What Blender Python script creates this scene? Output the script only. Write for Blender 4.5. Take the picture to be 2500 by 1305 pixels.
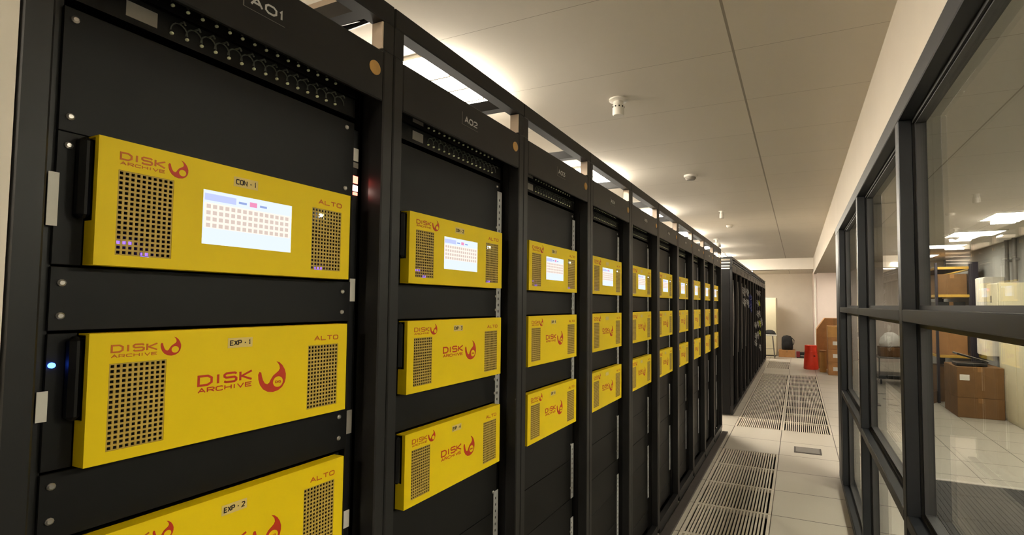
import bpy, math, random
from mathutils import Matrix, Vector
random.seed(7)
SC = bpy.context.scene
COL = SC.collection
for o in list(bpy.data.objects): bpy.data.objects.remove(o)

# ------------------------------------------------------------ camera, world, exposure, lights
F_PX, YAW, PITCH, ROLL = 1244.98, .42123, .04604, .00652
CAM = Vector((.8501, -.39815, 1.65672))
cy, sy = math.cos(YAW), math.sin(YAW)
FW = Vector((-sy*math.cos(PITCH), cy*math.cos(PITCH), math.sin(PITCH)))
RT = Vector((cy, sy, 0)); UP = RT.cross(FW)
R2 = RT*math.cos(ROLL)+UP*math.sin(ROLL); U2 = -RT*math.sin(ROLL)+UP*math.cos(ROLL)
cd = bpy.data.cameras.new('camera'); cam = bpy.data.objects.new('camera', cd); COL.objects.link(cam)
cd.sensor_fit = 'HORIZONTAL'; cd.sensor_width = 36; cd.lens = F_PX/2500*36
cd.shift_x = -139.55/2500; cd.shift_y = 32.13/2500; cd.clip_start = .02; cd.clip_end = 100
m = Matrix.Identity(4)
for i in range(3): m[i][0] = R2[i]; m[i][1] = U2[i]; m[i][2] = -FW[i]; m[i][3] = CAM[i]
cam.matrix_world = m; SC.camera = cam
SC.view_settings.view_transform = 'Standard'; SC.view_settings.look = 'None'
SC.view_settings.gamma = 1; SC.view_settings.exposure = 1.52; SC.view_settings.use_curve_mapping = False
w = bpy.data.worlds.new('world'); SC.world = w; w.use_nodes = True
w.node_tree.nodes['Background'].inputs[0].default_value = (1, .85, .65, 1)
w.node_tree.nodes['Background'].inputs[1].default_value = .05
H = 2.8          # ceiling of the aisle
HR = 2.66        # ceiling of the room behind the glass
LAMP = (1, .91, .76)
LK = 2.0       # overall lamp strength
# ceiling fixtures: x, y, z, half x, half y, strength
FIX_BACK = [(-.93, y, H, .29, .29, s) for y, s in ((-.5, 19), (1.7, 19), (3.75, 19), (5.7, 19), (7.75, 23), (9.75, 34), (11.75, 34))]
FIX_REAR_ADDED = [(-2.35, y, H, .29, .29, 17) for y in (.9, 3.3, 5.7, 8.1, 10.5, 13.9)]      # unseen extra fixtures behind the racks, added to brighten the ceiling
FIX_AISLE = [(-.3, 15.4, H, .29, .29, 19), (.3, -2.6, H, .29, .29, 11), (-.75, 16.9, H, .29, .29, 13), (2.1, 15.8, H, .29, .29, 7)]  # second entry is unseen, added behind the camera to light the yellow units
FIX_ROOM = [(3.05, y, HR, .29, .29, s) for y, s in ((-.6, 13), (1.5, 17), (3.6, 17), (6.6, 7), (8.15, 6), (9.8, 6), (11.6, 7), (13.2, 7))]  # first three are out of view, added to brighten the yellow units

# ------------------------------------------------------------ materials
def lin(c):
    return tuple(((v/255)/12.92 if v/255 <= .04045 else ((v/255+.055)/1.055)**2.4) for v in c)
def mat(name, rgb, rough=.5, metal=0., emit=0., spec=.5, noise=0., nscale=20., bump=0.):
    M = bpy.data.materials.new(name); M.use_nodes = True; nt = M.node_tree; b = nt.nodes['Principled BSDF']
    c = lin(rgb)
    b.inputs['Roughness'].default_value = rough; b.inputs['Metallic'].default_value = metal
    b.inputs['Specular IOR Level'].default_value = spec
    if noise or bump:
        tc = nt.nodes.new('ShaderNodeTexCoord'); n = nt.nodes.new('ShaderNodeTexNoise')
        n.inputs['Scale'].default_value = nscale; n.inputs['Detail'].default_value = 5
        nt.links.new(tc.outputs['Object'], n.inputs['Vector'])
        r = nt.nodes.new('ShaderNodeValToRGB')
        r.color_ramp.elements[0].position = .3; r.color_ramp.elements[1].position = .7
        r.color_ramp.elements[0].color = (*[v*(1-noise) for v in c], 1)
        r.color_ramp.elements[1].color = (*[min(1, v*(1+noise)) for v in c], 1)
        nt.links.new(n.outputs['Fac'], r.inputs[0]); nt.links.new(r.outputs[0], b.inputs['Base Color'])
        if bump:
            bp = nt.nodes.new('ShaderNodeBump'); bp.inputs['Strength'].default_value = bump; bp.inputs['Distance'].default_value = .002
            nt.links.new(n.outputs['Fac'], bp.inputs['Height']); nt.links.new(bp.outputs[0], b.inputs['Normal'])
    else: b.inputs['Base Color'].default_value = (*c, 1)
    if emit:
        b.inputs['Emission Color'].default_value = (*c, 1); b.inputs['Emission Strength'].default_value = emit
    return M
def emat(name, rgb, s):
    M = bpy.data.materials.new(name); M.use_nodes = True; nt = M.node_tree; nt.nodes.clear()
    e = nt.nodes.new('ShaderNodeEmission'); e.inputs[0].default_value = (*rgb, 1); e.inputs[1].default_value = s
    o = nt.nodes.new('ShaderNodeOutputMaterial'); nt.links.new(e.outputs[0], o.inputs[0]); return M
def grid_mat(name, rgb, line, ox, oy, px, py, wx, wy, rough, var=.03, bump=.15, noise_scale=3):
    """panels of px by py with thin joints; world coordinates through object space"""
    M = bpy.data.materials.new(name); M.use_nodes = True; nt = M.node_tree; b = nt.nodes['Principled BSDF']; L = nt.links
    tc = nt.nodes.new('ShaderNodeTexCoord'); sp = nt.nodes.new('ShaderNodeSeparateXYZ'); L.new(tc.outputs['Object'], sp.inputs[0])
    def mth(op, a, c=None):
        n = nt.nodes.new('ShaderNodeMath'); n.operation = op
        for i, v in enumerate((a, c)):
            if v is None: continue
            if isinstance(v, (int, float)): n.inputs[i].default_value = v
            else: L.new(v, n.inputs[i])
        return n.outputs[0]
    outs = []; ids = []
    for ax, o, p, wd in (('X', ox, px, wx), ('Y', oy, py, wy)):
        t = mth('DIVIDE', mth('SUBTRACT', sp.outputs[ax], o), p); ids.append(mth('FLOOR', t))
        f = mth('SUBTRACT', t, mth('FLOOR', t)); d = mth('MULTIPLY', mth('MINIMUM', f, mth('SUBTRACT', 1, f)), p)
        outs.append(mth('LESS_THAN', d, wd))
    ln = mth('MAXIMUM', outs[0], outs[1])
    cb = nt.nodes.new('ShaderNodeCombineXYZ'); L.new(ids[0], cb.inputs[0]); L.new(ids[1], cb.inputs[1])
    wn = nt.nodes.new('ShaderNodeTexWhiteNoise'); L.new(cb.outputs[0], wn.inputs['Vector'])
    ns = nt.nodes.new('ShaderNodeTexNoise'); ns.inputs['Scale'].default_value = noise_scale; ns.inputs['Detail'].default_value = 6
    L.new(tc.outputs['Object'], ns.inputs['Vector'])
    v = mth('ADD', mth('MULTIPLY', mth('SUBTRACT', wn.outputs['Value'], .5), var), mth('MULTIPLY', mth('SUBTRACT', ns.outputs['Fac'], .5), var*2))
    v = mth('ADD', v, 1)
    mx = nt.nodes.new('ShaderNodeMixRGB'); L.new(ln, mx.inputs[0]); mx.inputs[1].default_value = (*lin(rgb), 1); mx.inputs[2].default_value = (*lin(line), 1)
    vm = nt.nodes.new('ShaderNodeVectorMath'); vm.operation = 'SCALE'; L.new(mx.outputs[0], vm.inputs[0]); L.new(v, vm.inputs['Scale'])
    L.new(vm.outputs[0], b.inputs['Base Color']); b.inputs['Roughness'].default_value = rough
    bp = nt.nodes.new('ShaderNodeBump'); bp.inputs['Strength'].default_value = bump; bp.inputs['Distance'].default_value = .003; bp.invert = True
    L.new(ln, bp.inputs['Height']); L.new(bp.outputs[0], b.inputs['Normal'])
    return M
def glass_mat(name, tint=(.93, .95, .93)):
    M = bpy.data.materials.new(name); M.use_nodes = True; nt = M.node_tree; nt.nodes.clear(); L = nt.links
    o = nt.nodes.new('ShaderNodeOutputMaterial'); mx = nt.nodes.new('ShaderNodeMixShader')
    t = nt.nodes.new('ShaderNodeBsdfTransparent'); t.inputs[0].default_value = (*tint, 1)
    g = nt.nodes.new('ShaderNodeBsdfGlossy'); g.inputs['Roughness'].default_value = .0
    lw = nt.nodes.new('ShaderNodeLayerWeight'); p = nt.nodes.new('ShaderNodeMath'); p.operation = 'POWER'; p.inputs[1].default_value = 5
    # Schlick reflectance of a glass face
    L.new(lw.outputs['Facing'], p.inputs[0]); lw.inputs['Blend'].default_value = .5
    a = nt.nodes.new('ShaderNodeMath'); a.operation = 'MULTIPLY_ADD'; L.new(p.outputs[0], a.inputs[0]); a.inputs[1].default_value = .75; a.inputs[2].default_value = .03
    L.new(a.outputs[0], mx.inputs[0]); L.new(t.outputs[0], mx.inputs[1]); L.new(g.outputs[0], mx.inputs[2]); L.new(mx.outputs[0], o.inputs[0])
    return M
M = dict(
 wall=mat('wall_paint', (232, 224, 212), .8, noise=.02, nscale=4, bump=.05),
 fascia=mat('fascia_paint', (206, 197, 184), .8, noise=.02, nscale=4),
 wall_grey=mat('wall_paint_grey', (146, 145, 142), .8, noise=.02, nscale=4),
 wall_pink=mat('wall_paint_pale', (226, 212, 204), .8, noise=.02, nscale=4),
 ceiling=grid_mat('ceiling_panels', (212, 205, 193), (150, 142, 130), .6, 1.35, 1.2, .6, .0055, .0012, .85, .02, .1),
 ceiling_room=grid_mat('ceiling_panels_room', (200, 194, 182), (150, 140, 125), .6, 1.35, 1.2, .6, .004, .002, .85, .02, .1),
 floor=grid_mat('floor_tiles', (184, 178, 166), (62, 54, 44), .037, 5.827, .6, .6, .0045, .0045, .38, .04, .2, 2),
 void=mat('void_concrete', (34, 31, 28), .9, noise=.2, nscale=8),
 vent=mat('vent_tile_metal', (205, 196, 182), .5, .1, noise=.04, nscale=30),
 rack=mat('rack_black', (25, 24, 24), .42, .0, spec=.42, noise=.08, nscale=15),
 rack_dark=mat('rack_inner_black', (7, 6, 6), .55, spec=.3, noise=.15, nscale=12),
 panel=mat('blank_panel_black', (8, 7, 7), .5, spec=.3, noise=.1, nscale=12),
 guide=mat('guide_black', (84, 87, 78), .45, noise=.1, nscale=30),
 frame=mat('partition_frame', (33, 36, 42), .45, .2, noise=.06, nscale=12),
 frame_in=mat('partition_inner_frame', (66, 66, 68), .45, .2, noise=.05, nscale=12),
 gasket=mat('black_gasket', (12, 12, 12), .7, noise=.1, nscale=30),
 yellow=mat('yellow_paint', (242, 210, 0), .5, spec=.3, noise=.02, nscale=10),
 lattice=mat('grille_lattice', (190, 160, 70), .5, .0, noise=.08, nscale=60),
 hole=mat('grille_dark', (14, 12, 8), .8, noise=.2, nscale=60),
 red=mat('logo_red', (196, 48, 8), .5, noise=.06, nscale=60),
 orange=mat('logo_orange', (206, 104, 10), .5, noise=.05, nscale=60),
 sticker=mat('label_tape', (226, 200, 120), .6, noise=.03, nscale=60),
 ink=mat('label_ink', (50, 35, 15), .6, noise=.1, nscale=60),
 galv=mat('galvanised_steel', (205, 205, 205), .4, .3, noise=.12, nscale=40),
 screw=mat('screw_steel', (190, 186, 180), .3, .8, noise=.1, nscale=60),
 paleplate=mat('pale_post_plate', (225, 205, 185), .5, noise=.03, nscale=20),
 white=mat('white_plastic', (225, 220, 210), .5, noise=.03, nscale=20),
 greylabel=mat('grey_label', (150, 144, 136), .6, noise=.05, nscale=30),
 header_text=mat('header_lettering', (205, 205, 205), .5, noise=.03, nscale=30),
 cap=mat('brass_cap', (205, 160, 90), .5, .1, noise=.05, nscale=30),
 dot=mat('stud_painted_glint', (245, 250, 215), .4, .0, noise=.04, nscale=60),  # reflected highlights on the studs, put into a near-white base colour
 card=mat('cardboard', (172, 124, 76), .8, noise=.09, nscale=9),
 card2=mat('cardboard_light', (196, 148, 86), .8, noise=.08, nscale=9),
 card3=mat('cardboard_dark', (118, 84, 46), .8, noise=.09, nscale=9),
 tape=mat('packing_tape', (150, 108, 62), .35, noise=.05, nscale=20),
 redplastic=mat('red_plastic', (250, 70, 44), .45, noise=.05, nscale=10),
 black=mat('black_cloth', (16, 15, 16), .8, noise=.2, nscale=30, bump=.4),
 blackpl=mat('black_plastic', (24, 24, 26), .35, noise=.1, nscale=30),
 cream=mat('cream_enamel', (208, 200, 172), .4, noise=.03, nscale=8),
 upright=mat('rack_upright_purple', (44, 38, 48), .5, noise=.08, nscale=20),
 beam=mat('shelf_beam_yellow', (200, 158, 62), .5, noise=.08, nscale=20),
 mat_rubber=mat('ribbed_rubber', (26, 25, 24), .6, noise=.15, nscale=20),
 alu=mat('aluminium_trim', (205, 200, 192), .35, .5, noise=.05, nscale=30),
 greymetal=mat('grey_metal', (120, 116, 112), .45, .3, noise=.06, nscale=20),
 bag=mat('white_plastic_bag', (228, 224, 220), .35, noise=.08, nscale=12, bump=.6),
 darkred=mat('dark_red_plastic', (120, 24, 34), .5, noise=.1, nscale=20),
 plinth=mat('plinth_brown_grey', (62, 56, 54), .6, noise=.1, nscale=20),
 green=mat('green_cable', (70, 110, 60), .5, noise=.1, nscale=40),
 lime=mat('lime_cable', (180, 190, 40), .5, noise=.1, nscale=40),
 bluec=mat('blue_cable', (30, 40, 110), .5, noise=.1, nscale=40),
 greyc=mat('grey_cable', (150, 150, 148), .5, noise=.1, nscale=40),
 tube=emat('lamp_tube', LAMP, 1), glass=glass_mat('clear_glass'),
 led_blue=emat('blue_led', (.03, .12, 1), 6), led_violet=emat('violet_led', (.12, .06, 1), 1.6), led_white=emat('white_led', (.6, .8, 1), 7), led_red=emat('red_led', (1, .12, .08), 2.5), led_hot=emat('hot_red_led', (1,.6,.5), 5),
 scr=emat('screen_pale_blue', (.72, .80, 1), .42), scr_bar=emat('screen_bar_blue', (.52, .58, 1), .40), scr_cell=emat('screen_cells', (.80, .66, .58), .33), scr_row=emat('screen_rows_cream', (1, .86, .76), .40), scr_pink=emat('screen_pink', (.85, .3, .5), .38), scr_word=emat('screen_words', (.35, .45, .8), .34),
 white_paper=mat('white_paper', (230, 226, 218), .7, noise=.02, nscale=20),
)
for s in (6, 7, 11, 13, 17, 19, 23, 34): M['diff%d' % s] = emat('lamp_diffuser_%d' % s, LAMP, s*LK)

# ------------------------------------------------------------ mesh helpers
class MB:
    def __init__(s): s.v = []; s.f = []; s.mi = []; s.mats = []
    def _m(s, m):
        if m is None: return 0
        if m not in s.mats: s.mats.append(m)
        return s.mats.index(m)
    def add(s, vs, fs, m=None):
        b = len(s.v); s.v += [tuple(v) for v in vs]; k = s._m(m)
        for f in fs: s.f.append([b+i for i in f]); s.mi.append(k)
        return s
    def box(s, x0, x1, y0, y1, z0, z1, m=None):
        return s.add([(x, y, z) for x in (x0, x1) for y in (y0, y1) for z in (z0, z1)],
              [(0, 1, 3, 2), (4, 6, 7, 5), (0, 4, 5, 1), (2, 3, 7, 6), (0, 2, 6, 4), (1, 5, 7, 3)], m)
    def bev(s, x0, x1, y0, y1, z0, z1, r=.004, m=None):
        """box with chamfered edges"""
        vs = []; idx = {}
        for ix, X in enumerate((x0, x1)):
            for iy, Y in enumerate((y0, y1)):
                for iz, Z in enumerate((z0, z1)):
                    sx, sY, sz = (1-2*ix), (1-2*iy), (1-2*iz)
                    for a in range(3):
                        p = [X+sx*r, Y+sY*r, Z+sz*r]; p[a] = (X, Y, Z)[a]
                        idx[ix, iy, iz, a] = len(vs); vs.append(p)
        fs = []
        q = [(0, 0), (1, 0), (1, 1), (0, 1)]
        for a in range(3):
            b, c = (a+1) % 3, (a+2) % 3
            for e in (0, 1):
                f = []
                for u, v in q:
                    k = [0, 0, 0]; k[a] = e; k[b] = u; k[c] = v; f.append(idx[(*k, a)])
                fs.append(f if e else f[::-1])
        for a in range(3):
            b, c = (a+1) % 3, (a+2) % 3
            for u in (0, 1):
                for v in (0, 1):
                    k0 = [0, 0, 0]; k1 = [0, 0, 0]; k0[b] = k1[b] = u; k0[c] = k1[c] = v; k0[a] = 0; k1[a] = 1
                    f = [idx[(*k0, b)], idx[(*k1, b)], idx[(*k1, c)], idx[(*k0, c)]]
                    fs.append(f if (u == v) else f[::-1])
        for ix in (0, 1):
            for iy in (0, 1):
                for iz in (0, 1):
                    f = [idx[ix, iy, iz, a] for a in range(3)]
                    fs.append(f if (ix+iy+iz) % 2 else f[::-1])
        return s.add(vs, fs, m)
    def lathe(s, prof, c=(0, 0, 0), n=24, m=None, axis='z'):
        vs = []; fs = []
        for r, h in prof:
            for i in range(n):
                a = 2*math.pi*i/n; p = (r*math.cos(a), r*math.sin(a), h)
                if axis == 'x': p = (p[2], p[0], p[1])
                vs.append((c[0]+p[0], c[1]+p[1], c[2]+p[2]))
        for j in range(len(prof)-1):
            for i in range(n):
                k = (i+1) % n; fs.append((j*n+i, j*n+k, (j+1)*n+k, (j+1)*n+i))
        fs.append(tuple(range(n))[::-1]); fs.append(tuple((len(prof)-1)*n+i for i in range(n)))
        return s.add(vs, fs, m)
    def tube(s, pts, r, n=6, m=None):
        pts = [Vector(p) for p in pts]; vs = []; fs = []
        for i, p in enumerate(pts):
            t = (pts[min(i+1, len(pts)-1)]-pts[max(i-1, 0)]).normalized()
            a = t.cross(Vector((0, 0, 1)));
            if a.length < .05: a = t.cross(Vector((0, 1, 0)))
            a.normalize(); b = t.cross(a)
            for k in range(n):
                an = 2*math.pi*k/n; vs.append(tuple(p+(a*math.cos(an)+b*math.sin(an))*r))
        for i in range(len(pts)-1):
            for k in range(n):
                l = (k+1) % n; fs.append((i*n+k, i*n+l, (i+1)*n+l, (i+1)*n+k))
        fs.append(tuple(range(n))[::-1]); fs.append(tuple((len(pts)-1)*n+k for k in range(n)))
        return s.add(vs, fs, m)
    def plate(s, x0, x1, ys, zs, hole, m=None):
        """slab from x0 to x1 over the grid ys by zs; cells where hole(i,j) are open"""
        ny, nz = len(ys)-1, len(zs)-1; idx = {}; vs = []; fs = []
        for e, X in enumerate((x0, x1)):
            for i, Y in enumerate(ys):
                for j, Z in enumerate(zs): idx[e, i, j] = len(vs); vs.append((X, Y, Z))
        sol = lambda i, j: 0 <= i < ny and 0 <= j < nz and not hole(i, j)
        for i in range(ny):
            for j in range(nz):
                if not sol(i, j): continue
                fs.append((idx[0, i, j], idx[0, i, j+1], idx[0, i+1, j+1], idx[0, i+1, j]))
                fs.append((idx[1, i, j], idx[1, i+1, j], idx[1, i+1, j+1], idx[1, i, j+1]))
                if not sol(i-1, j): fs.append((idx[0, i, j], idx[1, i, j], idx[1, i, j+1], idx[0, i, j+1]))
                if not sol(i+1, j): fs.append((idx[0, i+1, j], idx[0, i+1, j+1], idx[1, i+1, j+1], idx[1, i+1, j]))
                if not sol(i, j-1): fs.append((idx[0, i, j], idx[0, i+1, j], idx[1, i+1, j], idx[1, i, j]))
                if not sol(i, j+1): fs.append((idx[0, i, j+1], idx[1, i, j+1], idx[1, i+1, j+1], idx[0, i+1, j+1]))
        return s.add(vs, fs, m)
    def mesh(s, name, m=None, smooth=False):
        me = bpy.data.meshes.new(name); me.from_pydata(s.v, [], s.f); me.update()
        for mm in (s.mats or [m]): me.materials.append(M[mm])
        if s.mats: me.polygons.foreach_set('material_index', s.mi)
        if smooth: me.polygons.foreach_set('use_smooth', [True]*len(me.polygons)); me.set_sharp_from_angle(angle=math.radians(38))
        return me
    def build(s, name, m=None, parent=None, loc=(0, 0, 0), smooth=False):
        return link(name, s.mesh(name, m, smooth), parent, loc)
def link(name, me, parent=None, loc=(0, 0, 0), rz=0):
    o = bpy.data.objects.new(name, me); COL.objects.link(o); o.location = loc; o.rotation_euler.z = rz
    if parent: o.parent = parent
    return o
def tag(o, label=None, cat=None, group=None, kind=None):
    if label: o['label'] = label
    if cat: o['category'] = cat
    if group: o['group'] = group
    if kind: o['kind'] = kind
    return o
def thing(name, label, cat, loc=(0, 0, 0), rz=0, group=None):
    o = bpy.data.objects.new(name, None); COL.objects.link(o); o.location = loc; o.rotation_euler.z = rz; o.empty_display_size = .1
    return tag(o, label, cat, group)
def struct(name, mb, m=None, parent=None):
    o = mb.build(name, m, parent)
    if not parent: o['kind'] = 'structure'
    return o
CACHE = {}
def part(name, key, fn, m=None, parent=None, loc=(0, 0, 0), smooth=False):
    if key not in CACHE:
        mb = MB(); r = fn(mb); CACHE[key] = r if isinstance(r, bpy.types.Mesh) else mb.mesh(name, m, smooth)
    return link(name, CACHE[key], parent, loc)
ORD = ['first', 'second', 'third', 'fourth', 'fifth', 'sixth', 'seventh', 'eighth', 'ninth', 'tenth', 'eleventh', 'twelfth', 'thirteenth', 'fourteenth', 'fifteenth']
GLYPH = {   # pen strokes on a unit square
 'A': [[(0, 0), (.5, 1), (1, 0)], [(.2, .32), (.8, .32)]], 'C': [[(1, .88), (.85, 1), (.2, 1), (0, .8), (0, .2), (.2, 0), (.85, 0), (1, .12)]],
 'D': [[(0, 0), (0, 1), (.7, 1), (1, .75), (1, .25), (.7, 0), (0, 0)]], 'E': [[(1, 1), (0, 1), (0, 0), (1, 0)], [(0, .52), (.85, .52)]],
 'G': [[(1, .85), (.8, 1), (.2, 1), (0, .8), (0, .2), (.2, 0), (1, 0), (1, .5), (.6, .5)]], 'H': [[(0, 0), (0, 1)], [(1, 0), (1, 1)], [(0, .5), (1, .5)]],
 'I': [[(.5, 0), (.5, 1)]], 'K': [[(0, 0), (0, 1)], [(1, 1), (.12, .5), (1, 0)]], 'L': [[(0, 1), (0, 0), (1, 0)]], 'N': [[(0, 0), (0, 1), (1, 0), (1, 1)]],
 'O': [[(.2, 0), (0, .2), (0, .8), (.2, 1), (.8, 1), (1, .8), (1, .2), (.8, 0), (.2, 0)]], 'P': [[(0, 0), (0, 1), (.8, 1), (1, .85), (1, .6), (.8, .45), (0, .45)]],
 'R': [[(0, 0), (0, 1), (.8, 1), (1, .85), (1, .6), (.8, .45), (0, .45)], [(.5, .45), (1, 0)]], 'S': [[(1, .88), (.85, 1), (.15, 1), (0, .85), (0, .65), (.15, .52), (.85, .52), (1, .38), (1, .15), (.85, 0), (.15, 0), (0, .12)]],
 'T': [[(0, 1), (1, 1)], [(.5, 1), (.5, 0)]], 'V': [[(0, 1), (.5, 0), (1, 1)]], 'X': [[(0, 0), (1, 1)], [(0, 1), (1, 0)]], '-': [[(.1, .45), (.9, .45)]],
 '0': [[(.25, 0), (0, .25), (0, .75), (.25, 1), (.75, 1), (1, .75), (1, .25), (.75, 0), (.25, 0)]], '1': [[(.15, .78), (.55, 1), (.55, 0)]],
 '2': [[(0, .85), (.2, 1), (.8, 1), (1, .85), (1, .65), (0, 0), (1, 0)]], '3': [[(0, 1), (1, 1), (.45, .58), (.8, .55), (1, .4), (1, .15), (.8, 0), (.15, 0), (0, .12)]],
 '4': [[(.75, 0), (.75, 1), (0, .3), (1, .3)]], '5': [[(1, 1), (.1, 1), (.05, .55), (.8, .58), (1, .42), (1, .15), (.8, 0), (0, 0)]], '6': [[(.9, 1), (.3, .95), (0, .6), (0, .15), (.2, 0), (.8, 0), (1, .15), (1, .4), (.8, .55), (0, .5)]],
 '7': [[(0, 1), (1, 1), (.4, 0)]], '8': [[(.2, .53), (0, .7), (0, .85), (.2, 1), (.8, 1), (1, .85), (1, .7), (.8, .53), (.2, .53), (0, .35), (0, .15), (.2, 0), (.8, 0), (1, .15), (1, .35), (.8, .53)]],
 '9': [[(.1, 0), (.7, .05), (1, .4), (1, .85), (.8, 1), (.2, 1), (0, .85), (0, .6), (.2, .45), (1, .5)]]}
def text_mesh(txt, wd, ht, m, th=.0006, sw=.19):
    """lettering wd wide and ht tall, lower left corner at the origin, standing in the y-z plane and facing +x"""
    adv = [.35 if c in 'I1' else (.45 if c == ' ' else (.5 if c == '-' else 1)) for c in txt]
    gap = .34; tot = sum(adv)+gap*(len(txt)-1); u = wd/tot; sw = sw*ht/2; b = MB(); x = 0
    for c, a in zip(txt, adv):
        for st in GLYPH.get(c, []):
            p = [(x+px*a*u, sw+pz*(ht-2*sw)) for px, pz in st]
            L_, R_ = [], []
            closed = p[0] == p[-1]; n = len(p)
            for i in range(n):
                def d(q, r):
                    l = math.hypot(r[0]-q[0], r[1]-q[1]) or 1; return ((r[0]-q[0])/l, (r[1]-q[1])/l)
                a0 = d(p[i-1], p[i]) if i else (d(p[-2], p[0]) if closed else None)
                a1 = d(p[i], p[i+1]) if i < n-1 else (d(p[0], p[1]) if closed else None)
                a0 = a0 or a1; a1 = a1 or a0
                t = (a0[0]+a1[0], a0[1]+a1[1]); l = math.hypot(*t) or 1; t = (t[0]/l, t[1]/l); k = sw/max(.45, t[0]*a1[0]+t[1]*a1[1])
                L_.append((p[i][0]-t[1]*k, p[i][1]+t[0]*k)); R_.append((p[i][0]+t[1]*k, p[i][1]-t[0]*k))
            vs = [(th, *q) for q in L_]+[(th, *q) for q in R_]+[(0, *q) for q in L_]+[(0, *q) for q in R_]; fs = []
            for i in range(n-1):
                fs += [(n+i, n+i+1, i+1, i), (2*n+i, i, i+1, 2*n+i+1), (n+i, 3*n+i, 3*n+i+1, n+i+1)]
            if not closed: fs += [(0, 2*n, 3*n, n), (n-1, 2*n-1, 4*n-1, 3*n-1)]
            b.add(vs, fs)
        x += (a+gap)*u
    return b.mesh('lettering', m)

# ------------------------------------------------------------ building shell
TX, TY, T = .037, 5.827, .6
def tcell(i, j): return TX+T*i, TX+T*(i+1), TY+T*j, TY+T*(j+1)
VENT = {}
for j in range(-14, 0): VENT[0, j] = 'near'
for j in range(2, 12): VENT[0, j] = 'far'; VENT[1, j] = 'far'
for j in range(14, 17): VENT[0, j] = 'end'
fl = MB()
for i in range(-6, 7):
    for j in range(-15, 24):
        if (i, j) in VENT: continue
        x0, x1, y0, y1 = tcell(i, j)
        if i == 6: x1 = 3.9
        fl.add([(x0, y0, 0), (x1, y0, 0), (x1, y1, 0), (x0, y1, 0), (x0, y0, -.03), (x1, y0, -.03), (x1, y1, -.03), (x0, y1, -.03)],
               [(0, 1, 2, 3), (7, 6, 5, 4), (0, 4, 5, 1), (1, 5, 6, 2), (2, 6, 7, 3), (3, 7, 4, 0)])
struct('floor', fl, 'floor')
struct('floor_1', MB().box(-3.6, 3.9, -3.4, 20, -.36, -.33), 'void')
struct('ceiling', MB().box(-3.6, 1.26, -3.4, 20, H, H+.05).box(1.26, 3.9, 13.2, 20, H, H+.05), 'ceiling')
struct('ceiling_1', MB().box(1.27, 3.9, -3.4, 13.2, HR, HR+.05), 'ceiling_room')
struct('trim_1', MB().box(1.205, 1.27, -3.4, 13.2, 2.42, H), 'fascia')                                   # fascia over the glass
struct('trim_2', MB().box(-3.5, 3.8, 13.0, 13.3, 2.53, H-.001), 'wall')                                      # beam across
struct('trim_6', MB().box(1.271, 1.95, 5.36, 12.99, 2.43, 2.655), 'fascia')                                    # lower soffit beyond the glass
struct('wall_far', MB().box(-3.6, 3.9, 19.6, 19.75, -.36, H), 'wall')
struct('wall_pillar', MB().box(1.33, 3.75, 17.4, 19.6, 0, H), 'wall_pink')
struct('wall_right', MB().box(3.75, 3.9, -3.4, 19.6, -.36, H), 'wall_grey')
struct('wall_left', MB().box(-3.6, -3.5, -3.4, 19.6, -.36, H), 'wall')
struct('wall_back', MB().box(-3.6, 3.9, -3.5, -3.4, -.36, H), 'wall')
struct('wall_side', MB().box(-1.1, -.085, -3.39, -.13, 0, 2.79), 'wall')
struct('trim_3', MB().box(-.1, -.071, -.127, -.1005, 0, 2.79).box(-.085, -.071, -.20, -.138, 0, 2.79), 'wall')
struct('trim_4', MB().box(1.335, 1.38, 17.36, 17.4, 0, 2.52), 'white')                              # pale pipe down the corner

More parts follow.
